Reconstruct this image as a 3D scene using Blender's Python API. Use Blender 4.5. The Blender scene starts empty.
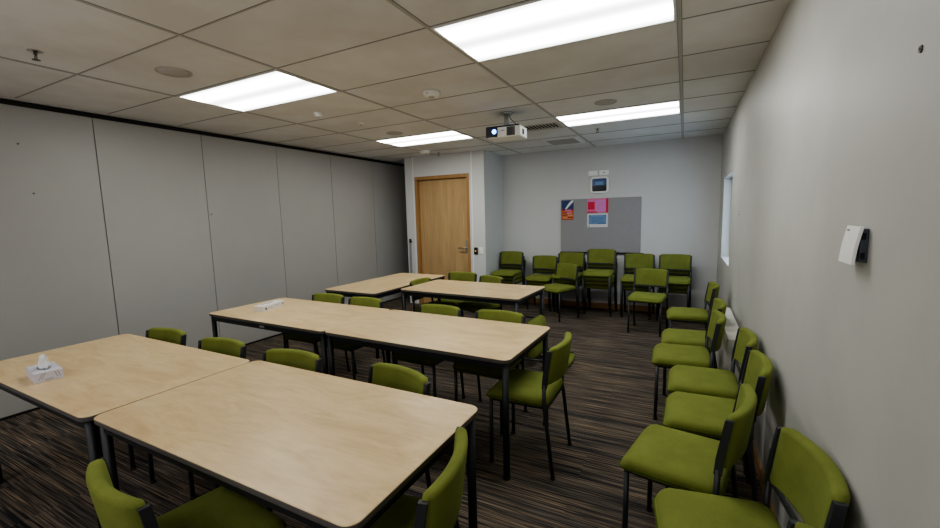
import bpy, bmesh, math, random
from mathutils import Vector, Matrix
random.seed(7)
C = bpy.context.scene
COL = C.collection
R = math.radians

# ------------------------------------------------------------------ room numbers (metres)
CAM_H = 1.514
ZC = 2.522                      # ceiling height
XL, XR = -4.738, 0.4275         # partition on the left, painted wall on the right
YF, YN = 6.736, -1.7            # far wall, wall behind the camera
YD, XD, XDL = 5.983, -2.80, -4.30   # door wall: front face, right end, left end
GX, GY = -0.0564, 2.6116        # ceiling grid origin (1.2 x 0.6 tiles)
TH = 0.72                       # table height

# ------------------------------------------------------------------ materials
def mat(name, col=(.5, .5, .5), rough=.5, metal=0., spec=.5, emit=None, estr=0.):
    m = bpy.data.materials.new(name); m.use_nodes = True
    b = m.node_tree.nodes['Principled BSDF']
    b.inputs['Base Color'].default_value = (*col, 1)
    b.inputs['Roughness'].default_value = rough
    b.inputs['Metallic'].default_value = metal
    b.inputs['Specular IOR Level'].default_value = spec
    if emit:
        b.inputs['Emission Color'].default_value = (*emit, 1)
        b.inputs['Emission Strength'].default_value = estr
    return m

class NT:
    def __init__(s, m):
        s.m = m; s.nt = m.node_tree; s.b = s.nt.nodes['Principled BSDF']
    def n(s, t, **kw):
        x = s.nt.nodes.new(t)
        for k, v in kw.items():
            if k in x.inputs: x.inputs[k].default_value = v
            else: setattr(x, k, v)
        return x
    def l(s, a, b): s.nt.links.new(a, b)
    def coords(s, scale=(1, 1, 1), rot=(0, 0, 0), loc=(0, 0, 0)):
        tc = s.n('ShaderNodeTexCoord'); mp = s.n('ShaderNodeMapping')
        mp.inputs['Scale'].default_value = scale; mp.inputs['Rotation'].default_value = rot
        mp.inputs['Location'].default_value = loc
        s.l(tc.outputs['Object'], mp.inputs['Vector']); return mp.outputs['Vector']
    def noise(s, vec, scale=5, detail=4, rough=.5, dist=0):
        x = s.n('ShaderNodeTexNoise'); x.inputs['Scale'].default_value = scale
        x.inputs['Detail'].default_value = detail; x.inputs['Roughness'].default_value = rough
        x.inputs['Distortion'].default_value = dist
        s.l(vec, x.inputs['Vector']); return x.outputs['Fac']
    def ramp(s, fac, stops, interp='LINEAR'):
        x = s.n('ShaderNodeValToRGB'); cr = x.color_ramp; cr.interpolation = interp
        while len(cr.elements) < len(stops): cr.elements.new(.5)
        for e, (p, c) in zip(cr.elements, stops):
            e.position = p; e.color = (*c, 1) if len(c) == 3 else c
        s.l(fac, x.inputs['Fac']); return x.outputs['Color']
    def mix(s, fac, a, b, mode='MIX'):
        x = s.n('ShaderNodeMix', data_type='RGBA', blend_type=mode)
        for sock, v in ((x.inputs[0], fac), (x.inputs[6], a), (x.inputs[7], b)):
            if hasattr(v, 'is_output'): s.l(v, sock)
            elif isinstance(v, (int, float)): sock.default_value = v
            else: sock.default_value = (*v, 1)
        return x.outputs[2]
    def math(s, op, a, b=None):
        x = s.n('ShaderNodeMath', operation=op)
        for i, v in enumerate((a, b)):
            if v is None: continue
            if hasattr(v, 'is_output'): s.l(v, x.inputs[i])
            else: x.inputs[i].default_value = v
        return x.outputs[0]
    def color(s, o): s.l(o, s.b.inputs['Base Color'])
    def bump(s, h, strength=.2, dist=.002):
        x = s.n('ShaderNodeBump'); x.inputs['Strength'].default_value = strength
        x.inputs['Distance'].default_value = dist
        s.l(h, x.inputs['Height']); s.l(x.outputs['Normal'], s.b.inputs['Normal'])

M = {}
def painted(name, c, amt=.08, scale=1.3, rough=.6):
    m = mat(name, c, rough); t = NT(m)
    v = t.coords()
    f = t.noise(v, scale, 5, .6)
    g = t.noise(v, scale * 9, 3, .6)
    lo = tuple(x * (1 - amt) for x in c)
    c1 = t.ramp(f, [(.35, lo), (.62, c)])
    c2 = t.mix(t.math('MULTIPLY', g, .12), c1, lo)
    t.color(c2); t.bump(t.noise(v, 220, 2), .05, .001)
    return m
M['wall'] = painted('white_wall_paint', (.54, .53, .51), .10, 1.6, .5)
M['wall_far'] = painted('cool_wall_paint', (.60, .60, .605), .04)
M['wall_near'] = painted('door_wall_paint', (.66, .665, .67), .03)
M['partition'] = painted('grey_partition_vinyl', (.40, .39, .378), .07, .9, .45)
M['white_trim'] = mat('white_trim', (.86, .87, .88), .4)
M['black'] = mat('black_metal', (.012, .012, .013), .45)
M['track'] = mat('black_track', (.004, .004, .004), .7)
M['seam'] = mat('seam_gap', (.10, .095, .09), .8)
M['frame'] = mat('charcoal_steel', (.028, .030, .035), .45)
M['table_steel'] = mat('table_steel', (.013, .014, .018), .45)
M['rubber'] = mat('rubber', (.01, .01, .01), .7)
M['chrome'] = mat('brushed_metal', (.62, .60, .57), .3, 1.)
M['white_plastic'] = mat('white_plastic', (.90, .895, .88), .4)
M['offwhite'] = mat('offwhite_plastic', (.50, .475, .44), .5)
M['dark_plastic'] = mat('dark_grey_plastic', (.055, .065, .085), .45)
M['grey_plastic'] = mat('grey_plastic', (.22, .23, .27), .45)
M['slot'] = mat('black_slot', (.006, .006, .006), .8)
M['radiator'] = mat('cream_enamel', (.66, .65, .60), .3)
M['frosted'] = mat('lit_lens', (.8, .9, 1.), .3, emit=(.06, .25, 1.), estr=5)
M['grey_louvre'] = mat('grey_louvre', (.50, .49, .47), .6)
M['dark_blue'] = mat('dark_front', (.02, .028, .05), .35)
M['chrome_mount'] = mat('silver_mount', (.45, .46, .47), .4, .3)
M['white_box'] = mat('white_carton', (.74, .72, .70), .5)
M['spr'] = mat('dull_brass', (.12, .11, .10), .4, .6)
# ceiling tiles: per tile tone
m = M['ceiling'] = mat('ceiling_tile', (.5, .48, .45), .85); t = NT(m)
v = t.coords()
sx = t.n('ShaderNodeSeparateXYZ'); t.l(v, sx.inputs[0])
fx = t.math('FLOOR', t.math('DIVIDE', t.math('SUBTRACT', sx.outputs[0], GX), 1.2))
fy = t.math('FLOOR', t.math('DIVIDE', t.math('SUBTRACT', sx.outputs[1], GY), .6))
cb = t.n('ShaderNodeCombineXYZ'); t.l(fx, cb.inputs[0]); t.l(fy, cb.inputs[1])
wn = t.n('ShaderNodeTexWhiteNoise'); wn.noise_dimensions = '2D'; t.l(cb.outputs[0], wn.inputs['Vector'])
base = t.ramp(wn.outputs['Value'], [(0, (.80, .81, .83)), (1, (.86, .865, .87))])
st = t.ramp(t.noise(v, 1.6, 4, .6), [(.4, (.9, .88, .86)), (.65, (1, 1, 1))])
t.color(t.mix(1., base, st, 'MULTIPLY')); t.bump(t.noise(v, 300, 2), .12, .001)
M['tbar'] = mat('ceiling_bar', (.50, .49, .48), .5)
M['tbar_gap'] = mat('ceiling_bar_shadow', (.20, .19, .18), .8)
# carpet
m = M['carpet'] = mat('striped_carpet', (.04, .035, .03), .95, spec=.1); t = NT(m)
v = t.coords()
sx = t.n('ShaderNodeSeparateXYZ'); t.l(v, sx.inputs[0])
tx = t.math('FLOOR', t.math('DIVIDE', sx.outputs[0], .5)); ty = t.math('FLOOR', t.math('DIVIDE', sx.outputs[1], .25))
cb = t.n('ShaderNodeCombineXYZ'); t.l(tx, cb.inputs[0]); t.l(ty, cb.inputs[1])
wn = t.n('ShaderNodeTexWhiteNoise'); wn.noise_dimensions = '2D'; t.l(cb.outputs[0], wn.inputs['Vector'])
va = t.coords((1.2, 84, 1)); vb = t.coords((2.6, 190, 1), loc=(3, 7, 0)); vc = t.coords((.9, 26, 1), loc=(9, 2, 0))
off = t.n('ShaderNodeVectorMath', operation='MULTIPLY_ADD'); 
t.l(wn.outputs['Color'], off.inputs[0]); off.inputs[1].default_value = (.0, 5., 0); t.l(va, off.inputs[2])
n1 = t.noise(off.outputs[0], 1, 2, .5); n2 = t.noise(vb, 1, 2, .5); n3 = t.noise(vc, 1, 2, .5)
c1 = t.ramp(n1, [(.30, (.020, .021, .025)), (.44, (.040, .038, .038)), (.50, (.118, .098, .078)), (.56, (.052, .048, .045)), (.64, (.105, .096, .087)), (.72, (.033, .033, .035))])
c2 = t.ramp(n2, [(.38, (.7, .70, .73)), (.52, (1.9, 1.84, 1.76)), (.64, (3.2, 2.9, 2.55))])
c3 = t.ramp(n3, [(.35, (.50, .53, .58)), (.6, (1.0, .93, .86))])
c = t.mix(1., t.mix(1., c1, c2, 'MULTIPLY'), c3, 'MULTIPLY')
t.color(c); t.bump(n2, .5, .004)
# green wool cloth
def cloth(name, c):
    m = mat(name, c, .9, spec=.15); t = NT(m)
    v = t.coords()
    a = t.ramp(t.noise(v, 9, 3, .6), [(.3, tuple(x * .86 for x in c)), (.7, tuple(x * 1.08 for x in c))])
    b = t.ramp(t.noise(v, 420, 2), [(.3, (.86,) * 3), (.7, (1.1,) * 3)])
    t.color(t.mix(1., a, b, 'MULTIPLY')); t.bump(t.noise(v, 500, 2), .25, .001)
    t.b.inputs['Sheen Weight'].default_value = .12
    t.b.inputs['Sheen Tint'].default_value = (.5, .6, .2, 1)
    return m
M['green'] = cloth('green_wool', (.172, .198, .046))
M['piping'] = cloth('dark_green_piping', (.07, .10, .012))
# birch laminate
m = M['birch'] = mat('birch_laminate', (.6, .45, .3), .35, spec=.4); t = NT(m)
v = t.coords((1.6, 6, 1)); v2 = t.coords((5, 26, 1), loc=(1, 4, 0)); v3 = t.coords((1, 1.4, 1), loc=(4, 0, 0))
a = t.ramp(t.noise(v, 1.5, 5, .6, 1.2), [(.3, (.57, .41, .225)), (.5, (.66, .50, .29)), (.7, (.72, .56, .345))])
b = t.ramp(t.noise(v2, 2, 4, .6, .6), [(.35, (.93, .91, .88)), (.6, (1, 1, 1))])
cc = t.ramp(t.noise(v3, 2.2, 3), [(.35, (.95, .93, .90)), (.65, (1.02, 1.0, .98))])
t.color(t.mix(1., t.mix(1., a, b, 'MULTIPLY'), cc, 'MULTIPLY'))
M['edge'] = mat('grey_edge_band', (.13, .12, .115), .45)
# door timber
def timber(name, c, rz=True, k=1.):
    m = mat(name, c, .4); t = NT(m)
    v = t.coords((9, 9, .7) if rz else (.7, .7, 9))
    a = t.ramp(t.noise(v, 2, 5, .6, .5), [(.3, tuple(x * .84 for x in c)), (.7, tuple(x * 1.1 for x in c))])
    v2 = t.coords((70, 70, 3) if rz else (3, 3, 70))
    b = t.ramp(t.noise(v2, 1, 3), [(.35, (.93,) * 3), (.6, (1.03,) * 3)])
    t.color(t.mix(1., a, b, 'MULTIPLY')); return m
M['door'] = timber('oak_veneer', (.52, .345, .17))
M['doorframe'] = timber('oak_frame', (.40, .22, .085))
M['skirting'] = timber('timber_skirting', (.36, .19, .085), False)
# noticeboard felt
m = M['felt'] = mat('grey_felt', (.3, .165, .18), .95); t = NT(m); v = t.coords()
t.color(t.ramp(t.noise(v, 140, 3, .7), [(.3, (.27, .262, .275)), (.7, (.35, .34, .355))]))
# light diffuser with two brighter tubes running along local X
def diffuser(name, strength, tint):
    m = mat(name, (.8, .8, .8), .4); t = NT(m)
    v = t.coords(); sx = t.n('ShaderNodeSeparateXYZ'); t.l(v, sx.inputs[0])
    w = t.math('COSINE', t.math('MULTIPLY', sx.outputs[1], 2 * math.pi / .30 * 1.0))
    f = t.math('ADD', t.math('MULTIPLY', w, -.5), .5)          # bright at +-.15
    col = t.ramp(f, [(0, (.14 * tint[0], .15 * tint[1], .15 * tint[2])), (.5, (.32 * tint[0], .33 * tint[1], .33 * tint[2])), (1, tint)])
    t.l(col, t.b.inputs['Emission Color']); t.b.inputs['Emission Strength'].default_value = strength
    return m
LS = 9.3
M['diffuser'] = diffuser('light_diffuser', LS, (.985, 1.0, .955))

# ------------------------------------------------------------------ mesh builder
class MB:
    def __init__(s): s.bm = bmesh.new(); s.mats = []
    def _mi(s, m):
        if m not in s.mats: s.mats.append(m)
        return s.mats.index(m)
    def box(s, x0, x1, y0, y1, z0, z1, m='', bevel=0, seg=2, rz=0, smooth=False):
        g = bmesh.ops.create_cube(s.bm, size=1.)
        vs = g['verts']
        T = Matrix.Translation(((x0 + x1) / 2, (y0 + y1) / 2, (z0 + z1) / 2)) @ Matrix.Rotation(rz, 4, 'Z') @ Matrix.Diagonal((abs(x1 - x0), abs(y1 - y0), abs(z1 - z0), 1))
        bmesh.ops.transform(s.bm, matrix=T, verts=vs)
        fs = list({f for v in vs for f in v.link_faces})
        if bevel:
            es = list({e for v in vs for e in v.link_edges})
            r = bmesh.ops.bevel(s.bm, geom=es, offset=bevel, segments=seg, profile=.5, affect='EDGES')
            fs = list({f for v in r['verts'] for f in v.link_faces} | set(r['faces']))
        i = s._mi(m)
        for f in fs: f.material_index = i; f.smooth = smooth
        return fs
    def cyl(s, p0, p1, r0, r1=None, n=16, m='', smooth=True):
        r1 = r0 if r1 is None else r1
        p0, p1 = Vector(p0), Vector(p1); d = (p1 - p0).normalized()
        a = d.orthogonal().normalized(); b = d.cross(a)
        A = []; B = []
        for k in range(n):
            t = 2 * math.pi * k / n; o = a * math.cos(t) + b * math.sin(t)
            A.append(s.bm.verts.new(p0 + o * r0)); B.append(s.bm.verts.new(p1 + o * r1))
        i = s._mi(m)
        for k in range(n):
            f = s.bm.faces.new((A[k], A[(k + 1) % n], B[(k + 1) % n], B[k])); f.smooth = smooth; f.material_index = i
        for lp in (A[::-1], B):
            f = s.bm.faces.new(lp); f.material_index = i
    def tube(s, pts, r, n=10, m='', square=False):
        pts = [Vector(p) for p in pts]; rings = []
        up = None
        for k, p in enumerate(pts):
            d = ((pts[min(k + 1, len(pts) - 1)] - pts[max(k - 1, 0)])).normalized()
            if up is None: up = d.orthogonal().normalized() if abs(d.x) > .9 or abs(d.z) < .9 else Vector((1, 0, 0))
            a = (up - d * up.dot(d)).normalized(); b = d.cross(a); up = a
            ring = []
            for j in range(n):
                t = 2 * math.pi * (j + (.5 if square else 0)) / n
                ring.append(s.bm.verts.new(p + (a * math.cos(t) + b * math.sin(t)) * r))
            rings.append(ring)
        i = s._mi(m)
        for A, B in zip(rings, rings[1:]):
            for j in range(n):
                f = s.bm.faces.new((A[j], A[(j + 1) % n], B[(j + 1) % n], B[j])); f.smooth = not square; f.material_index = i
        for lp in (rings[0][::-1], rings[-1]):
            f = s.bm.faces.new(lp); f.material_index = i
    def rings(s, rings, m='', closed=True, cap0=True, cap1=True, smooth=True):
        R_ = [[s.bm.verts.new(p) for p in r] for r in rings]; n = len(R_[0]); i = s._mi(m)
        for A, B in zip(R_, R_[1:]):
            for j in range(n):
                f = s.bm.faces.new((A[j], A[(j + 1) % n], B[(j + 1) % n], B[j])); f.smooth = smooth; f.material_index = i
        if cap0: f = s.bm.faces.new(R_[0][::-1]); f.material_index = i; f.smooth = smooth
        if cap1: f = s.bm.faces.new(R_[-1]); f.material_index = i; f.smooth = smooth
    def poly(s, pts, m=''):
        f = s.bm.faces.new([s.bm.verts.new(p) for p in pts]); f.material_index = s._mi(m)
    def build(s, name, parent=None, m=None, loc=None):
        if m is not None:
            s.mats = [m if x == '' else x for x in s.mats]
        bmesh.ops.recalc_face_normals(s.bm, faces=s.bm.faces)
        me = bpy.data.meshes.new(name); s.bm.to_mesh(me); s.bm.free()
        for x in s.mats: me.materials.append(M[x])
        o = bpy.data.objects.new(name, me); COL.objects.link(o)
        if parent: o.parent = parent
        if loc: o.location = loc
        return o
def tag(o, label, cat, group=None):
    o['label'] = label; o['category'] = cat
    if group: o['group'] = group
    return o
def thing(name, label, cat, loc=(0, 0, 0), rz=0, group=None):
    o = bpy.data.objects.new(name, None); COL.objects.link(o); o.empty_display_size = .1
    o.location = loc; o.rotation_euler = (0, 0, rz); return tag(o, label, cat, group)
def struct(o):
    o['kind'] = 'structure'; return o
def kids(o): return [x for x in bpy.data.objects if x.parent == o]
def dup(root, loc, rz, label, group=None):
    r = root.copy(); COL.objects.link(r); r.location = loc; r.rotation_euler = (0, 0, rz); r['label'] = label
    if group: r['group'] = group
    elif 'group' in r: del r['group']
    for ch in KIDS[root]:
        c = ch[0].copy(); COL.objects.link(c); c.parent = r
        for g in ch[1]:
            d = g.copy(); COL.objects.link(d); d.parent = c
    return r
KIDS = {}
def register(root): KIDS[root] = [(c, kids(c)) for c in kids(root)]
def rrect(hx, hy, r, n=6):
    pts = []
    for cx, cy, a0 in ((hx - r, hy - r, 0), (-hx + r, hy - r, 90), (-hx + r, -hy + r, 180), (hx - r, -hy + r, 270)):
        for k in range(n + 1):
            a = R(a0 + 90 * k / n); pts.append((cx + r * math.cos(a), cy + r * math.sin(a)))
    return pts

# ------------------------------------------------------------------ the room
b = MB(); b.box(XL - .3, XR + .3, YN - .2, YF + .3, -.1, 0); struct(b.build('floor', m='carpet'))
b = MB(); b.box(XL - .3, XR + .3, YN - .2, YF + .3, ZC, ZC + .1); ceil = struct(b.build('ceiling', m='ceiling'))
# hanging grid of bars
b = MB()
for c in range(-4, 1):
    x = GX + 1.2 * c
    if x > XL:
        b.box(x - .010, x + .010, YN, YF, ZC - .004, ZC + .001, 'tbar')
        b.box(x - .013, x + .013, YN, YF, ZC - .0015, ZC + .001, 'tbar_gap')
for r in range(-8, 8):
    y = GY + .6 * r
    if y < YF - .02:
        b.box(XL, XR, y - .0050, y + .0050, ZC - .003, ZC + .001, 'tbar_gap')
        b.box(XL, XR, y - .0035, y + .0035, ZC - .0035, ZC + .001, 'tbar')
o = b.build('grid_bar'); o.parent = ceil
# left folding partition: panels with open seams
b = MB(); b.box(XL - .12, XL - .012, YN, YF + .1, 0, ZC, 'seam')
S0 = -.02; seams = [S0 + .947 * k - .95 for k in range(-1, 9)]
seams = [-1.895, -.947, 0, .947, 1.895, 2.841, 3.785, 4.721, 5.66, 6.72]
for y0, y1 in zip([YN - .3] + seams[1:-1], seams[1:]):
    b.box(XL - .05, XL, y0 + .003, y1 - .003, .022, ZC - .055, 'partition', .0015, 1)
struct(b.build('wall_left'))
b = MB(); b.box(XL - .05, XL + .006, YN, YF, ZC - .052, ZC - .016, 'track'); b.box(XL - .05, XL + .018, YN, YF, ZC - .013, ZC, 'tbar')
b.box(XL - .05, XL - .004, YN, YF, 0, .021, 'track'); struct(b.build('trim_1'))
# right wall with window opening
WY0, WY1, WZ0, WZ1 = 5.12, 6.16, .905, 1.90
b = MB()
b.box(XR, XR + .16, YN - .1, WY0, 0, ZC); b.box(XR, XR + .16, WY1, YF + .1, 0, ZC)
b.box(XR, XR + .16, WY0, WY1, 0, WZ0); b.box(XR, XR + .16, WY0, WY1, WZ1, ZC)
struct(b.build('wall_right', m='wall'))
w = MB(); fw = .03
w.box(XR + .09, XR + .13, WY0, WY0 + fw, WZ0, WZ1); w.box(XR + .09, XR + .13, WY1 - fw, WY1, WZ0, WZ1)
w.box(XR + .09, XR + .13, WY0 + fw, WY1 - fw, WZ0, WZ0 + fw); w.box(XR + .09, XR + .13, WY0 + fw, WY1 - fw, WZ1 - fw, WZ1)
win = struct(w.build('window_1', m='white_trim'))
mg = mat('window_glass', (.9, .95, 1.), .02); nb = mg.node_tree.nodes['Principled BSDF']
nb.inputs['Transmission Weight'].default_value = 1.; nb.inputs['IOR'].default_value = 1.01
M['glass'] = mg
g = MB(); g.box(XR + .108, XR + .112, WY0 + fw, WY1 - fw, WZ0 + fw, WZ1 - fw); g.build('pane', win, 'glass')
s = MB(); s.box(XR - .0, XR + .09, WY0, WY1, WZ0 - .004, WZ0 + .012, bevel=.003); s.build('sill', win, 'white_trim')
# far wall
b = MB(); b.box(XL - .1, XR + .16, YF, YF + .12, 0, ZC); struct(b.build('wall_far', m='wall_far'))
b = MB(); b.box(XL - .1, XR + .16, YN - .12, YN, 0, ZC); struct(b.build('wall_near', m='wall'))
# door wall: built round the doorway, with the return to the far wall
DX0, DX1, DZ = -4.10, -3.065, 2.185
b = MB()
b.box(XDL, DX0, YD, YD + .12, 0, ZC); b.box(DX1, XD, YD, YF, 0, ZC); b.box(DX0, DX1, YD, YD + .12, DZ, ZC)
b.box(XDL, DX1, YD + .35, YD + .40, 0, ZC)
struct(b.build('wall_door', m='wall_near'))
b = MB()
for x in (DX0 - .03, DX1 + .045): b.box(x - .009, x + .009, YD - .004, YD, DZ + .0, ZC)
for x in (DX0 - .03, DX1 + .045): b.box(x - .009, x + .009, YD - .004, YD, 0, DZ)
struct(b.build('trim_2', m='white_trim'))
# door
fr = MB()
fr.box(DX0, DX0 + .045, YD - .012, YD + .12, 0, DZ, bevel=.002); fr.box(DX1 - .045, DX1, YD - .012, YD + .12, 0, DZ, bevel=.002)
fr.box(DX0 + .045, DX1 - .045, YD - .012, YD + .12, DZ - .055, DZ, bevel=.002)
door = struct(fr.build('door_1', m='doorframe'))
lf = MB(); lf.box(DX0 + .048, DX1 - .048, YD + .055, YD + .10, .008, DZ - .058, bevel=.002); leaf = lf.build('door_leaf', door, 'door')
h = MB()
h.box(-3.185, -3.150, YD + .044, YD + .055, .955, 1.125, bevel=.003)
h.cyl((-3.168, YD + .05, .99), (-3.168, YD + .0, .99), .012)
h.tube([(-3.168, YD + .0, .99), (-3.19, YD - .005, .99), (-3.29, YD - .002, .988)], .012)
h.cyl((-3.168, YD + .045, .935), (-3.168, YD + .038, .935), .016)
h.build('door_handle', leaf, 'chrome')
v_ = MB(); v_.cyl((-3.60, YD + .054, 1.50), (-3.60, YD + .049, 1.50), .012); v_.build('door_viewer', leaf, 'chrome')
# skirtings
b = MB(); b.box(XD, XR, YF - .014, YF, 0, .085, bevel=.003); struct(b.build('baseboard_far', m='skirting'))
b = MB(); b.box(XR - .012, XR, YN, YF - .014, 0, .075, bevel=.003); struct(b.build('baseboard_right', m='skirting'))
b = MB(); b.box(XD, XD + .012, YD, YF - .014, 0, .085, bevel=.003); b.box(DX1 + .002, XD + .012, YD - .012, YD, 0, .085, bevel=.003)
struct(b.build('baseboard_door', m='skirting'))

# ------------------------------------------------------------------ ceiling lights
def light(xc, row, label):
    yc = GY + .6 * row + .3
    t = thing('ceiling_light', label, 'light', (xc, yc, ZC), 0, 'recessed fluorescent panels')
    b = MB()
    hx, hy = .588, .290
    b.box(-hx, hx, -hy, -hy + .014, -.007, .0); b.box(-hx, hx, hy - .014, hy, -.007, .0)
    b.box(-hx, -hx + .014, -hy + .014, hy - .014, -.007, .0); b.box(hx - .014, hx, -hy + .014, hy - .014, -.007, .0)
    b.build('frame', t, 'white_trim')
    d = MB(); d.poly([(-hx + .014, -hy + .014, -.003), (-hx + .014, hy - .014, -.003), (hx - .014, hy - .014, -.003), (hx - .014, -hy + .014, -.003)])
    d.build('diffuser', t, 'diffuser')
light(GX - .6, -1, 'largest bright ceiling light panel, nearest on the right at the top edge')
light(GX - 3.0, -1, 'bright ceiling light panel beside the round speaker, nearest on the left')
light(GX - .6, 3, 'thin bright ceiling light panel at the far right above the noticeboard')
light(GX - 3.0, 3, 'thin bright ceiling light panel far left, in front of the wooden door')

# ------------------------------------------------------------------ ceiling fittings
def lathe(b, prof, n=24, m='', c=(0, 0)):
    b.rings([[(c[0] + r * math.cos(2 * math.pi * k / n), c[1] + r * math.sin(2 * math.pi * k / n), z) for k in range(n)] for r, z in prof], m)
mgr = M['grille'] = mat('speaker_mesh', (.24, .23, .215), .6)
t_ = NT(mgr); vv = t_.coords(); vo = t_.n('ShaderNodeTexVoronoi'); vo.inputs['Scale'].default_value = 180; t_.l(vv, vo.inputs['Vector'])
t_.color(t_.ramp(vo.outputs['Distance'], [(.2, (.36, .345, .33)), (.5, (.56, .54, .52))]))
def speaker(x, y, r, label):
    t = thing('ceiling_speaker', label, 'speaker', (x, y, ZC))
    b = MB(); lathe(b, [(r, 0), (r, -.005), (r * .93, -.008), (r * .86, -.006), (r * .86, 0)]); b.build('rim', t, 'offwhite')
    b = MB(); lathe(b, [(r * .86, -.002), (r * .85, -.0065), (r * .4, -.0085), (.004, -.009)]); b.build('grille', t, 'grille')
speaker(-3.08, 1.71, .105, 'round ceiling speaker between the left light panel and the sprinkler')
speaker(-3.13, 4.18, .10, 'small round ceiling speaker just before the far left light panel')
speaker(-.68, 4.12, .10, 'round ceiling speaker beside the far right light panel')
def sprinkler(x, y, label):
    t = thing('sprinkler', label, 'sprinkler', (x, y, ZC))
    b = MB(); lathe(b, [(.036, 0), (.034, -.004), (.012, -.007), (.011, 0)]); b.build('escutcheon', t, 'chrome')
    b = MB(); b.cyl((0, 0, -.003), (0, 0, -.022), .009); b.tube([(0, -.002, -.02), (.014, 0, -.03), (.010, 0, -.044), (0, 0, -.05)], .0028, 6)
    b.tube([(0, .002, -.02), (-.014, 0, -.03), (-.010, 0, -.044), (0, 0, -.05)], .0028, 6); b.build('sprinkler_body', t, 'spr')
    b = MB(); b.cyl((0, 0, -.048), (0, 0, -.051), .019); b.build('deflector', t, 'spr')
sprinkler(-3.37, 1.12, 'dark metal sprinkler head hanging from the ceiling at top left')
sprinkler(-.97, 5.33, 'small sprinkler head on the ceiling behind the far right light panel')
sprinkler(-3.50, 5.80, 'small sprinkler head on the ceiling above the wooden door')
def disc(name, x, y, r, hgt, label, cat):
    t = thing(name, label, cat, (x, y, ZC))
    b = MB(); lathe(b, [(r * .92, 0), (r, -.006), (r, -hgt * .55), (r * .9, -hgt * .8), (r * .55, -hgt), (.003, -hgt)]); b.build('cover', t, 'white_plastic')
    b = MB(); lathe(b, [(r * .35, -hgt + .001), (r * .30, -hgt - .008), (.002, -hgt - .010)]); b.build('sensor_cap', t, 'offwhite')
    b = MB(); b.cyl((r * .0, -r * .80, -hgt * .62), (r * .0, -r * .96, -hgt * .70), .005); b.build('indicator', t, 'slot')
disc('smoke_detector', -1.86, 3.0, .072, .042, 'white round smoke detector on the ceiling in front of the projector', 'detector')
disc('motion_sensor', -3.11, 2.98, .042, .045, 'small white domed sensor right of the left light panel', 'sensor')
disc('motion_sensor', -3.09, 3.55, .038, .018, 'flat white ceiling sensor between dome sensor and far left light', 'sensor')
disc('smoke_detector', -3.56, 5.50, .08, .05, 'white round detector on the ceiling above the door', 'detector')
# slotted vent and louvred grille
t = thing('air_vent', 'slotted black air vent in the ceiling beside the projector', 'vent', (-1.54, 4.83, ZC))
b = MB(); b.box(-.25, .25, -.14, .14, -.004, 0, bevel=.001); b.build('vent_plate', t, 'offwhite')
b = MB()
for k in range(11): b.box(-.215 + k * .04, -.215 + k * .04 + .024, -.10, .10, -.0055, -.0035)
b.build('slot', t, 'slot')
t = thing('ceiling_grille', 'square louvred return air grille in the ceiling near the far wall', 'vent', (-1.56, 5.99, ZC))
b = MB()
b.box(-.22, .26, -.24, -.22, -.006, 0); b.box(-.22, .26, .22, .24, -.006, 0); b.box(-.22, -.20, -.22, .22, -.006, 0); b.box(.20, .26, -.22, .22, -.006, 0)
b.build('frame', t, 'white_trim')
b = MB()
for k in range(20): b.box(-.20, .20, -.218 + k * .022, -.218 + k * .022 + .011, -.006, -.001)
b.box(-.20, .20, -.22, .22, -.0008, 0, 'slot'); b.build('louvre', t, 'grey_louvre')

# ------------------------------------------------------------------ projector
PX, PY = -1.60, 4.0
t = thing('projector', 'white ceiling projector with a glowing blue lens on a short mount', 'projector', (PX - .01, PY, 2.325), R(3))
b = MB(); b.box(-.175, .175, -.12, .12, -.056, .050, bevel=.012, seg=3, smooth=False); body = b.build('body', t, 'white_plastic')
b = MB(); b.box(-.178, -.055, -.1235, -.06, -.050, .053, bevel=.006); b.box(-.172, .165, -.122, .118, .040, .0545, bevel=.004); b.build('front_panel', t, 'dark_blue')
b = MB(); b.cyl((-.085, -.118, .0), (-.085, -.136, .0), .033, .030, 24, 'dark_plastic'); lr = b.build('lens_ring', t)
b = MB(); lathe(b, [(.024, 0), (.02, .004), (.002, .007)]); 
bmesh.ops.transform(b.bm, matrix=Matrix.Translation((-.085, -.134, .0)) @ Matrix.Rotation(R(90), 4, 'X'), verts=b.bm.verts); b.build('lens', lr, 'frosted')
b = MB()
for k in range(7): b.box(.040 + k * .012, .049 + k * .012, -.1225, -.118, -.046, .036)
b.build('vent_slot', t, 'slot'); b = MB()
for k in range(5): b.box(.172, .1765, -.05 + k * .012, -.043 + k * .012, -.03, .02)
b.build('vent_slot', t, 'slot')
b = MB(); b.box(-.02, .02, -.1215, -.119, .005, .011); b.build('badge', t, 'grey_plastic')
b = MB(); b.cyl((0, .0, .052), (0, 0, .185), .030, .020, 16); b.cyl((0, 0, .178), (0, 0, .197), .06, .065, 20)
for a in range(3):
    x, y = .085 * math.cos(R(90 + 120 * a)), .085 * math.sin(R(90 + 120 * a)); b.tube([(0, 0, .072), (x * .6, y * .6, .068), (x, y, .05)], .008, 8)
b.cyl((0, 0, .06), (0, 0, .082), .032); b.build('mount', t, 'chrome_mount')
cb_ = MB(); cb_.tube([(.05, .05, .05), (.07, .07, .10), (.03, .05, .14), (.01, .02, .185)], .004, 6); cb_.build('cable', t, 'black')

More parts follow.
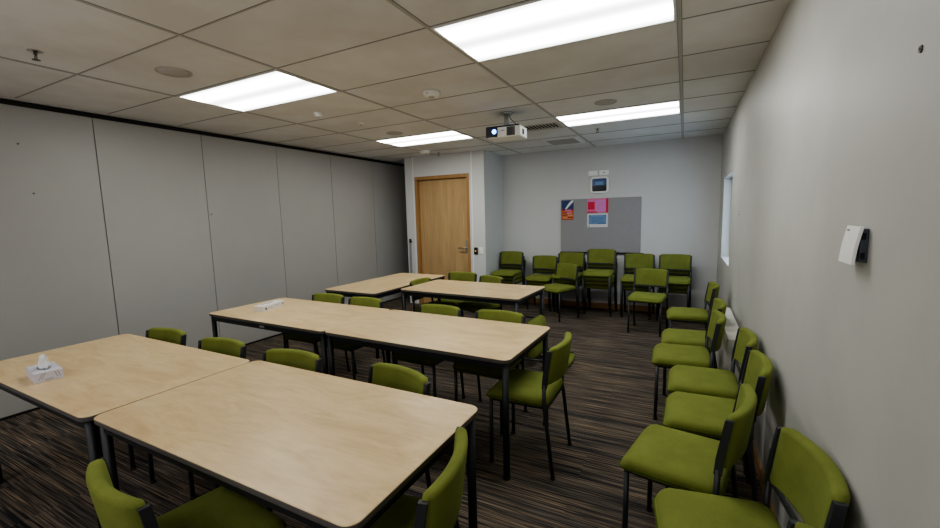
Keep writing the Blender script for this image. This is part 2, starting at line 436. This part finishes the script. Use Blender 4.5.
# ------------------------------------------------------------------ far wall: board, papers, clock
t = thing('noticeboard', 'large grey felt noticeboard on the far wall behind stacked chairs', 'noticeboard', (-1.182, YF, .895))
b = MB(); b.box(-.605, .605, -.018, 0, 0, .838, bevel=.003); b.build('felt_panel', t, 'felt')
b = MB(); b.box(-.615, .65, -.03, 0, -.025, -.002, bevel=.002); b.build('ledge', t, 'black')
def paper(name, x0, x1, z0, z1, base, marks, label, cat):
    t = thing(name, label, cat, ((x0 + x1) / 2 + .011, YF - .0185, z0 - .018))
    w, hh = (x1 - x0) / 2, z1 - z0
    b = MB(); b.box(-w, w, -.0012, 0, 0, hh); b.build('sheet', t, base)
    for i, (nm, c, pts) in enumerate(marks):
        for q in pts:
            b = MB(); b.poly([(-w + u * 2 * w, -.0014 - .0002 * (i + 1), v * hh) for u, v in q]); b.build(nm, t, c)
def rc(u0, u1, v0, v1): return [(u0, v0), (u1, v0), (u1, v1), (u0, v1)]
for n_, c_ in dict(p_navy=(.02, .045, .16), p_white=(.75, .76, .78), p_orange=(.62, .20, .05), p_red=(.35, .02, .03), p_lilac=(.62, .22, .55), p_pink=(.75, .16, .36), p_crim=(.62, .015, .06), p_blue=(.14, .27, .48), p_dkblue=(.05, .10, .24), p_yel=(.7, .42, .2), p_paper=(.66, .66, .68)).items():
    M[n_] = mat(n_, c_, .6)
stripe = [rc(0, 1, a, a + .055) for a in (.04, .16, .28, .40)]
paper('poster', -1.783, -1.59, 1.425, 1.735, 'p_red',
      [('print', 'p_navy', [rc(0, 1, .55, 1)]), ('print', 'p_white', [[(.28, .56), (.42, .56), (.98, .93), (.98, 1), (.80, .98), (.60, .86)]]),
       ('print', 'p_orange', stripe), ('print', 'p_yel', [rc(.1, .5, .10, .14), rc(.5, .95, .22, .26)]), ('print', 'p_lilac', [rc(.45, .85, .33, .385), rc(.3, .8, .47, .52)])],
      'navy poster with white diagonal and orange stripes, leftmost on the noticeboard', 'poster')
paper('poster', -1.38, -1.06, 1.53, 1.745, 'p_pink',
      [('print', 'p_crim', [rc(.04, .36, .22, .78), rc(.9, 1, 0, 1), rc(0, .5, 0, .10)]), ('print', 'p_lilac', [rc(.40, .88, .08, .92), rc(.02, .3, .8, .93)]),
       ('print', 'p_pink', [rc(.5, .8, .50, .54), rc(.55, .82, .62, .66), rc(.46, .7, .30, .35)])],
      'pink and red poster pinned at the top middle of the noticeboard', 'poster')
paper('notice', -1.375, -1.065, 1.305, 1.515, 'p_paper',
      [('print', 'p_blue', [rc(.07, .93, .22, .90)]), ('print', 'p_dkblue', [rc(.09, .16, .80, .87), rc(.84, .91, .80, .87), rc(.5, .9, .24, .28), rc(.05, .12, .06, .12)] + [rc(.2, .8, .32 + .09 * k, .34 + .09 * k) for k in range(5)])],
      'white bordered landscape sheet with a blue centre, under the pink poster', 'notice')
t = thing('wall_clock', 'rounded square white framed clock with dark blue face above the noticeboard', 'clock', (-1.185, YF, 1.935))
def rring(hx, hz, r, y0, y1, ins=0): return [(x, y0, z) for x, z in rrect(hx - ins, hz - ins, max(r - ins, .01))]
b = MB()
ro = [rring(.135, .125, .045, 0, 0), rring(.135, .125, .045, -.022, 0), rring(.135, .125, .045, -.032, 0, .008), rring(.135, .125, .045, -.032, 0, .022), rring(.135, .125, .045, -.024, 0, .028)]
b.rings(ro, cap0=True, cap1=False); b.build('case', t, 'white_plastic')
M['face'] = mat('clock_face', (.015, .02, .035), .12); tt = NT(M['face']); vz = tt.coords(); sz = tt.n('ShaderNodeSeparateXYZ'); tt.l(vz, sz.inputs[0])
ff = tt.math('ADD', tt.math('MULTIPLY', sz.outputs[2], 4.5), .5)
tt.color(tt.ramp(ff, [(0, (.008, .009, .012)), (.42, (.015, .02, .03)), (.5, (.06, .11, .22)), (.75, (.05, .11, .30)), (1, (.012, .03, .11))]))
b = MB(); b.poly([(x, -.0255, z) for x, z in rrect(.107, .097, .02)]); b.build('face', t, 'face')
b = MB(); b.box(-.06, .06, -.027, -.0258, .0, .05); b.build('display', t, 'p_blue')
for x, mk, lb in ((-1.285, 0, 'blank white plate above the clock, the left one of the pair'), (-1.12, 1, 'white socket plate with a dark button above the clock, the right one')):
    t = thing('wall_plate', lb, 'plate', (x, YF, 2.12))
    b = MB(); b.box(-.07, .07, -.012, 0, -.036, .036, bevel=.004); b.build('plate', t, 'white_plastic')
    if mk:
        b = MB(); b.box(-.009, .009, -.015, -.012, -.007, .007, bevel=.001); b.build('button', t, 'slot')
    else:
        b = MB(); b.cyl((-.05, -.012, 0), (-.05, -.0135, 0), .004); b.cyl((.05, -.012, 0), (.05, -.0135, 0), .004); b.build('screw', t, 'chrome')

# door wall fittings
t = thing('card_reader', 'black card reader with a tiny amber light right of the door', 'reader', (-2.965, YD, .95))
b = MB(); b.box(-.032, .032, -.022, 0, -.055, .055, bevel=.008, seg=3); b.build('housing', t, 'black')
M['amber'] = mat('amber_led', (.8, .3, .05), .4, emit=(1, .35, .05), estr=2.)
b = MB(); b.cyl((0, -.022, .0), (0, -.024, .0), .006); b.build('led', t, 'amber')
t = thing('light_switch', 'white light switch beside the black card reader', 'switch', (-2.872, YD, .955))
b = MB(); b.box(-.036, .036, -.010, 0, -.055, .055, bevel=.003); b.build('plate', t, 'white_plastic')
b = MB(); b.box(-.016, .016, -.015, -.010, -.028, .024, bevel=.002); b.build('rocker', t, 'white_trim')
t = thing('key_switch', 'small black wall bracket with a coiled grey cord left of the door', 'bracket', (-4.235, YD, 1.10))
b = MB(); b.box(-.018, .018, -.022, 0, -.03, .04, bevel=.005); b.cyl((0, -.02, .0), (.045, -.035, -.005), .012, .009, 10); b.build('bracket', t, 'black')
b = MB(); b.tube([(.004 + .019 * math.cos(k * .9), -.024 + .014 * math.sin(k * .9), -.03 - .0048 * k) for k in range(150)], .0042, 6); b.build('coiled_cord', t, 'grey_plastic')

# left wall screws
for y, z, lb in ((1.396, 2.172, 'small dark hole plug high on the nearest left wall panel'), (1.447, 1.783, 'tiny dark screw below the plug on the nearest left wall panel'), (2.875, 1.60, 'tiny dark screw beside a seam of the left partition wall')):
    b = MB(); b.cyl((0, 0, 0), (.003, 0, 0), .008, .006, 10); b.cyl((.003, 0, 0), (.0045, 0, 0), .003, .003, 6); tag(b.build('screw', None, 'spr', (XL, y, z)), lb, 'screw')
b = MB(); b.cyl((0, 0, 0), (-.003, 0, 0), .0085, .007, 10); b.cyl((-.003, 0, 0), (-.0042, 0, 0), .003, .003, 6); tag(b.build('screw', None, 'spr', (XR, 1.243, 1.835)), 'single dark screw high on the right wall', 'screw')
b = MB(); b.cyl((0, 0, 0), (-.003, 0, 0), .006, .005, 10); b.cyl((-.003, 0, 0), (-.0042, 0, 0), .0025, .0025, 6); tag(b.build('screw', None, 'spr', (XR, 4.389, 1.465)), 'tiny screw on the right wall between the window and the room sensor', 'screw')
# room sensor on right wall
t = thing('wall_sensor', 'white tilted cover room sensor with dark grey back box on right wall', 'sensor', (XR, 1.48, 1.41))
b = MB(); b.box(-.017, 0, -.048, .046, -.044, .044, bevel=.002); b.build('back_box', t, 'dark_plastic')
b = MB(); rg = []; n = 10
for k in range(n + 1):
    z = -.050 + .100 * k / n; x = -.019 - .014 * (1 - k / n) ** 1.2 - .003 * math.sin(math.pi * k / n)
    rg.append([(x, -.051, z), (x, .051, z), (x + .007, .052, z), (x + .007, -.052, z)])
b.rings(rg, smooth=False); b.build('cover', t, 'white_plastic')
for zz in (-.036, .016):
    b = MB(); b.box(-.0155, -.006, -.0487, -.0475, zz, zz + .018); b.build('vent_slot', t, 'slot')
b = MB(); b.box(-.0225, -.0205, .022, .038, .036, .041); b.build('badge', t, 'grey_plastic')
# radiator
t = thing('radiator', 'cream panel radiator low on the right wall behind the chairs', 'radiator', (XR, 3.93, .12))
L2 = .56
b = MB(); b.box(-.125, -.105, -L2, L2, 0, .475, bevel=.004); b.box(-.045, -.028, -L2, L2, 0, .475, bevel=.004); b.build('panel', t, 'radiator')
b = MB()
for k in range(26):
    y = -L2 + .03 + k * (2 * L2 - .06) / 25; b.box(-.131, -.124, y - .011, y + .011, .03, .445, bevel=.003, seg=1)
b.build('ridge', t, 'radiator')
b = MB(); b.box(-.128, -.025, -L2, L2, .472, .482, bevel=.003); b.box(-.128, -.025, -L2 - .003, -L2, .0, .48); b.box(-.128, -.025, L2, L2 + .003, 0, .48); b.build('top_cover', t, 'radiator')
b = MB()
for y in (-.35, .35): b.box(-.03, 0, y - .02, y + .02, .1, .4)
for y in (-.5, .5): b.tube([(-.07, y, .02), (-.07, y, -.12)], .008, 8)
b.build('bracket', t, 'radiator')
b = MB(); b.cyl((-.075, -L2 - .003, .43), (-.075, -L2 - .045, .43), .022, .024, 16, 'chrome'); b.cyl((-.075, -L2 - .03, .43), (-.075, -L2 - .03, .36), .024, .022, 16); b.build('valve', t, 'white_plastic')
t = thing('pipe_hook', 'small chrome fitting low on the right wall beside the nearest chair', 'fitting', (XR, 2.26, .38))
b = MB(); b.cyl((0, 0, .02), (-.006, 0, .02), .016); b.build('base', t, 'chrome')
b = MB(); b.tube([(-.004, 0, .02), (-.03, 0, .022), (-.038, 0, .01), (-.036, 0, -.02), (-.02, 0, -.03)], .005, 8); b.build('hook', t, 'chrome')

# ------------------------------------------------------------------ tables
TL_, TW = 1.44, .765
def make_table(tag_plate=False):
    t = thing('table', '', 'table')
    b = MB(); hx, hy, r = TL_ / 2, TW / 2, .045
    o0 = rrect(hx, hy, r); o1 = rrect(hx - .002, hy - .002, r)
    vt = [b.bm.verts.new((x, y, TH)) for x, y in o1]; f = b.bm.faces.new(vt); f.material_index = b._mi('birch')
    e = [[(x, y, TH) for x, y in o1], [(x, y, TH - .002) for x, y in o0]]
    b.rings(e, 'birch', cap0=False, cap1=False)
    b.rings([[(x, y, TH - .002) for x, y in o0], [(x, y, TH - .021) for x, y in o0], [(x, y, TH - .024) for x, y in o1]], 'edge', cap0=False, cap1=True)
    b.build('tabletop', t)
    b = MB(); ix, iy = hx - .035, hy - .035; z0, z1 = TH - .068, TH - .024
    b.box(-ix, ix, -iy - .012, -iy + .012, z0, z1); b.box(-ix, ix, iy - .012, iy + .012, z0, z1)
    b.box(-ix - .012, -ix + .012, -iy, iy, z0, z1); b.box(ix - .012, ix + .012, -iy, iy, z0, z1)
    b.build('apron', t, 'table_steel')
    for sx_ in (-1, 1):
        for sy in (-1, 1):
            b = MB(); b.cyl((sx_ * ix, sy * iy, .012), (sx_ * ix, sy * iy, TH - .026), .019, .019, 18); lg = b.build('leg', t, 'table_steel')
            b = MB(); b.cyl((sx_ * ix, sy * iy, 0), (sx_ * ix, sy * iy, .014), .022, .021, 18); b.build('foot', lg, 'rubber')
    register(t); return t
tbl = make_table()
def tloc(o, x, y, rz, label): o.location = (x, y, 0); o.rotation_euler = (0, 0, rz); o['label'] = label
tloc(tbl, -.735 - TL_ / 2, 1.113, R(-.4), 'birch top table in front, right of the seam, nearest the camera')
dup(tbl, (-2.184 - TL_ / 2, 1.105, 0), R(-.6), 'birch top table at the near left carrying the tissue box')
mr = R(-1.7)
dup(tbl, (-.822 - TL_ / 2, 2.447, 0), mr, 'birch top table of the middle row, right one with a chair at its end')
ml = dup(tbl, (-.822 - TL_ * 1.5 + .002, 2.490, 0), mr, 'birch top table of the middle row, left one holding the long white box')
b = MB(); b.box(-.03, .03, -TW / 2 + .0215, -TW / 2 + .0235, .664, .680, bevel=.0005, seg=1); b.build('label_plate', ml, 'chrome')
dup(tbl, (-3.255, 4.12, 0), R(90 - 1.5), 'birch top table set lengthwise beside the left partition near the door')
dup(tbl, (-2.07, 4.05, 0), R(-3), 'birch top table at the back right in front of stacked chairs')

# ------------------------------------------------------------------ chair
HB = .770      # height of the backrest top
def make_chair():
    t = thing('stacking_chair', '', 'chair')
    # seat cushion: rounded outline, waterfall front, slight saddle
    def seatz(x, y, z):
        u = x / .21; v = (y + .02) / .21
        dz = .008 * u * u - .010
        if v < -.5: dz -= .030 * ((-v - .5) / .5) ** 2
        if v > .6: dz -= .008 * ((v - .6) / .4) ** 2
        return z + dz
    hx, hy, cy = .207, .208, -.022
    b = MB(); rg = []
    for ins, z in ((.03, .418), (.008, .420), (.001, .428), (0, .440), (.001, .457), (.006, .470), (.016, .478), (.035, .4835), (.075, .487), (.12, .4885), (.17, .489)):
        rg.append([(x, y + cy, seatz(x, y + cy, z) if z > .445 else seatz(x, y + cy, z) * .5 + z * .5) for x, y in rrect(hx - ins, hy - ins, max(.05 - ins * .5, .008))])
    b.rings(rg); seat = b.build('seat', t, 'green')
    b = MB(); P = [(x, y + cy, seatz(x, y + cy, .439) * .5 + .439 * .5) for x, y in rrect(hx + .0015, hy + .0015, .0505)]; P.append(P[0]); b.tube(P, .0032, 6); b.build('piping', seat, 'piping')
    # backrest: swept padded section, bowed backwards
    def bowy(x): return .165 + .042 * (1 - (x / .2) ** 2)
    b = MB(); rg = []
    N = 18
    for k in range(N + 1):
        x = -.199 + .398 * k / N
        e = min((x + .199), (.199 - x)) / .022; e = max(0, min(1, e)); q = math.sqrt(max(0, 1 - (1 - e) ** 2))
        hz = .108 - .008 * (1 - q); th = .010 + .013 * q
        crown = .003 * (1 - (x / .2) ** 2)
        ring = []
        for px_, pz in rrect(th, hz + crown / 2, min(.009 + .008 * q, th * .98), 4):
            z = HB - .109 + crown / 2 + pz
            y = bowy(x) + .018 + px_ + (z - .58) * .14
            ring.append((x, y, z))
        rg.append(ring)
    b.rings(rg); back = b.build('backrest', t, 'green')
    # frame under seat
    b = MB()
    for s_ in (-1, 1): b.box(s_ * .172 - .009, s_ * .172 + .009, -.195, .185, .396, .418)
    b.box(-.181, .181, -.205, -.187, .396, .418); b.box(-.20, .20, .165, .183, .396, .416)
    b.build('seat_frame', t, 'frame')
    for s_ in (-1, 1):
        b = MB(); b.tube([(s_ * .188, -.192, .408), (s_ * .190, -.196, .012)], .0125, 12); lg = b.build('front_leg', t, 'frame')
        b = MB(); b.cyl((s_ * .190, -.196, 0), (s_ * .190, -.196, .014), .016, .014, 12); b.build('foot', lg, 'rubber')
        b = MB()
        b.tube([(s_ * .2045, .222, .012), (s_ * .2045, .178, .36), (s_ * .2045, .168, .43), (s_ * .2045, .172, .555)], .0120, 12)
        sec = lambda y, z: [(s_ * .2045 - .0085, y - .015, z), (s_ * .2045 + .0085, y - .015, z), (s_ * .2045 + .0085, y + .015, z), (s_ * .2045 - .0085, y + .015, z)]
        b.rings([sec(.172, .535), sec(.178, .60), sec(.203, HB - .022), sec(.205, HB - .016)], smooth=False)
        lg = b.build('rear_leg', t, 'frame')
        b = MB(); b.cyl((s_ * .2045, .223, 0), (s_ * .2045, .222, .014), .016, .014, 12); b.build('foot', lg, 'rubber')
    b = MB(); b.box(-.199, .199, .176, .186, .545, .565); b.build('back_rail', t, 'frame')
    for c in kids(t):
        for o in [c] + kids(c): o.data.transform(Matrix.Diagonal((.975, .93, 1, 1)))
    register(t); return t
chair0 = make_chair(); used = [False]
def chair(bx, by, th, label, group, z=0, origin=False):
    """bx, by: middle of the backrest top edge; th: heading in degrees, 0 faces the camera end"""
    th = R(th); fx_, fy_ = math.sin(th), -math.cos(th)
    k = 0 if origin else .19
    loc = (bx + fx_ * k, by + fy_ * k, z)
    if not used[0]:
        used[0] = True; chair0.location = loc; chair0.rotation_euler = (0, 0, th); chair0['label'] = label; chair0['group'] = group; return chair0
    return dup(chair0, loc, th, label, group)
G1 = 'green chairs lined along the right wall'
chair(.28, .985, -86, 'green chair of which only the backrest tip shows at the bottom right edge', G1)
chair(.352, 1.51, -82, 'green chair by the right wall with its seat cut off by the bottom edge', G1)
chair(.21, 1.89, -102, 'green chair pulled out from the right wall, just behind the one cut off below', G1)
chair(.34, 2.415, -91, 'green chair against the right wall, directly behind the pulled out chair', G1)
chair(.342, 2.895, -90, 'green chair by the right wall just on the camera side of the radiator valve', G1)
chair(.218, 3.375, -88, 'green chair in front of the near half of the radiator', G1)
chair(.258, 3.86, -88, 'green chair in front of the radiator half hidden by the next chair', G1)
chair(.268, 4.80, -87, 'farthest green chair of the row by the right wall, nearest the window', G1)
G2 = 'green chairs tucked at the tables'
for bx, by, th, lb in (
    (-3.21, 1.55, 3, 'green chair at the far side of the tissue box table, leftmost backrest'),
    (-2.575, 1.55, 3, 'green chair behind the near left table, right of the leftmost backrest'),
    (-1.955, 1.56, 4, 'green chair behind the front table, left one, close to the table seam'),
    (-1.225, 1.58, -12, 'green chair behind the front right table, nearest its right corner'),
    (-1.475, .545, 172, 'green chair at the bottom left with its back to the camera, at the front table'),
    (-.65, 1.05, -76, 'green chair at the right end of the front table, at the bottom centre'),
    (-3.14, 2.985, 0, 'green chair behind the middle left table, leftmost behind the long white box'),
    (-2.635, 2.96, -3, 'green chair behind the middle left table, beside the seam'),
    (-1.80, 2.92, -3, 'green chair behind the middle right table, left one'),
    (-1.25, 2.905, -3, 'green chair behind the middle right table, right one'),
    (-.645, 2.385, -90, 'green chair pulled up at the right end of the middle table, seen whole'),
    (-2.80, 4.12, 90, 'green chair wedged between the two back tables, backrest edge on'),
    (-2.60, 4.82, 0, 'green chair behind the back right table, the left one in front of the door'),
    (-2.08, 4.60, -24, 'green chair behind the back right table, turned slightly, right one'),
): chair(bx, by, th, lb, G2)
fallen = dup(chair0, (0, 0, 0), 0, 'green chair tipped over on its back on the floor at the back table')
sa = .05; ca = math.sqrt(1 - sa * sa)
fallen.matrix_world = Matrix.Translation((-1.745, 4.03, .2225)) @ Matrix.Rotation(R(-4), 4, 'Z') @ Matrix(((0, sa, ca, 0), (-1, 0, 0, 0), (0, -ca, sa, 0), (0, 0, 0, 1)))
G3 = 'loose green chairs in front of the stacks'
chair(-1.605, 5.90, -27, 'loose green chair angled in front of the stacks left of the noticeboard centre', G3, origin=True)
chair(-.385, 5.62, -7, 'loose green chair in front of the stacks below the right edge of the noticeboard', G3, origin=True)
stacks = [(-2.565, 3, 'leftmost stack, beside the corner'), (-2.005, 2, 'lowest stack, second from the left'), (-1.565, 3, 'stack behind the angled loose chair'),
          (-1.10, 4, 'tallest stack, centre of the noticeboard'), (-.575, 3, 'stack behind the right loose chair'), (-.105, 3, 'rightmost stack')]
pos = {2: ['top', 'bottom'], 3: ['top', 'middle', 'bottom'], 4: ['top', 'second', 'third', 'bottom']}
for x, n, nm in stacks:
    for k in range(n):
        which = pos[n][n - 1 - k]
        dup(chair0, (x, YF - .325 - .052 * k, .065 * k), R(-2), f'{which} green chair of the {nm}', 'stacked green chairs along the far wall')

# ------------------------------------------------------------------ tissue box, long box
M['tissue_card'] = mat('printed_card', (.62, .60, .68), .5)
M['card_ink'] = mat('card_ink', (.25, .23, .27), .5)
M['tissue'] = mat('tissue_paper', (.82, .83, .86), .8)
t = thing('tissue_box', 'white patterned tissue box with a tissue sticking out, on the near left table', 'tissue box', (-2.997, .857, TH), R(-8))
b = MB(); hx, hy, hz = .100, .054, .052
b.box(-hx, hx, -hy, hy, 0, hz - .001, 'tissue_card', .0015, 1)
b.build('carton', t)
for Y0_, Y1_ in ((-.040, -.022), (-.030, -.012), (.020, .032), (.032, .042)):
    d_ = -1 if Y0_ > 0 else 1
    b = MB(); b.poly([(hx + .0006, Y0_, .030 - .016 * d_), (hx + .0006, Y0_ + .0025, .030 - .016 * d_), (hx + .0006, Y1_ + .0025, .030 + .016 * d_), (hx + .0006, Y1_, .030 + .016 * d_)]); b.build('print', t, 'card_ink')
b = MB(); b.box(hx, hx + .0006, -.016, .016, .010, .013); b.build('print', t, 'card_ink')
b = MB(); b.poly([(.062 * math.cos(a), .026 * math.sin(a), hz + .0006) for a in [2 * math.pi * k / 24 for k in range(24)]]); b.build('opening', t, 'grey_plastic')
b = MB(); rg = []
for k, (z, rx, ry, ox) in enumerate(((0, .046, .018, 0), (.012, .040, .02, .002), (.028, .030, .018, .006), (.045, .024, .014, .014), (.06, .020, .012, .022), (.072, .012, .006, .028))):
    ring = []
    for j in range(28):
        a = 2 * math.pi * j / 28; q = 1 + .22 * math.sin(5 * a + k * .7) + .1 * math.sin(9 * a - k)
        ring.append((ox + rx * q * math.cos(a), ry * q * math.sin(a), hz + .001 + z + (.006 * math.sin(3 * a) if k > 3 else 0)))
    rg.append(ring)
b.rings(rg); b.build('tissue', t, 'tissue')
t = thing('long_box', 'long slim white carton lying on the middle left table', 'box', (-3.338, 2.472, TH), R(15))
b = MB(); b.box(-.05, .05, -.14, .14, 0, .05, bevel=.002, seg=1); b.build('carton', t, 'white_box')
b = MB(); b.box(.0500, .0508, -.118, -.100, .014, .032); b.box(.0500, .0508, .112, .126, .018, .032); b.build('label_mark', t, 'slot')
b = MB(); b.box(.0500, .0506, -.08, -.02, .02, .024); b.box(.0500, .0506, .0, .07, .028, .031); b.box(-.03, -.015, -.08, .08, .0500, .0506); b.box(.005, .012, -.05, .03, .0500, .0506); b.build('print', t, 'grey_plastic')

# ------------------------------------------------------------------ daylight outside the window
w = bpy.data.worlds.new('sky'); C.world = w; w.use_nodes = True
bg = w.node_tree.nodes['Background']; bg.inputs[0].default_value = (.66, .83, 1., 1); bg.inputs[1].default_value = 1.3

# unseen fill lights added behind the camera to brighten the near room
for x_ in (-.66, -3.06):
    l = bpy.data.lights.new('rear_fill', 'AREA'); l.shape = 'RECTANGLE'; l.size = 1.2; l.size_y = .6; l.energy = 7; l.color = (1, .97, .92)
    lo = bpy.data.objects.new('rear_fill', l); COL.objects.link(lo); lo.location = (x_, -.9, ZC - .02)

l = bpy.data.lights.new('rear_up_fill', 'AREA'); l.shape = 'RECTANGLE'; l.size = 3.6; l.size_y = 1.3; l.energy = 15; l.color = (.93, .96, 1)  # added fill tilted upwards to lift ceiling and walls, no window there
lo = bpy.data.objects.new('rear_up_fill', l); COL.objects.link(lo); lo.location = (-2.2, YN + .03, 1.6); lo.rotation_euler = (R(90 + 42), 0, 0)

# ------------------------------------------------------------------ camera
f, yaw, pitch, roll = 416.43, .4760, .1155, -.0251
F = Vector((-math.sin(yaw) * math.cos(pitch), math.cos(yaw) * math.cos(pitch), -math.sin(pitch)))
r = Vector((math.cos(yaw), math.sin(yaw), 0)); u = r.cross(F)
r2 = r * math.cos(roll) + u * math.sin(roll); u2 = -r * math.sin(roll) + u * math.cos(roll)
cam = bpy.data.cameras.new('camera'); co = bpy.data.objects.new('camera', cam); COL.objects.link(co)
co.matrix_world = Matrix(((r2.x, u2.x, -F.x, 0), (r2.y, u2.y, -F.y, 0), (r2.z, u2.z, -F.z, CAM_H), (0, 0, 0, 1)))
cam.sensor_width = 36; cam.lens = 36 * f / 940; cam.clip_start = .02
C.camera = co
C.view_settings.view_transform = 'AgX'; C.view_settings.look = 'AgX - Medium High Contrast'; C.view_settings.exposure = 1.15
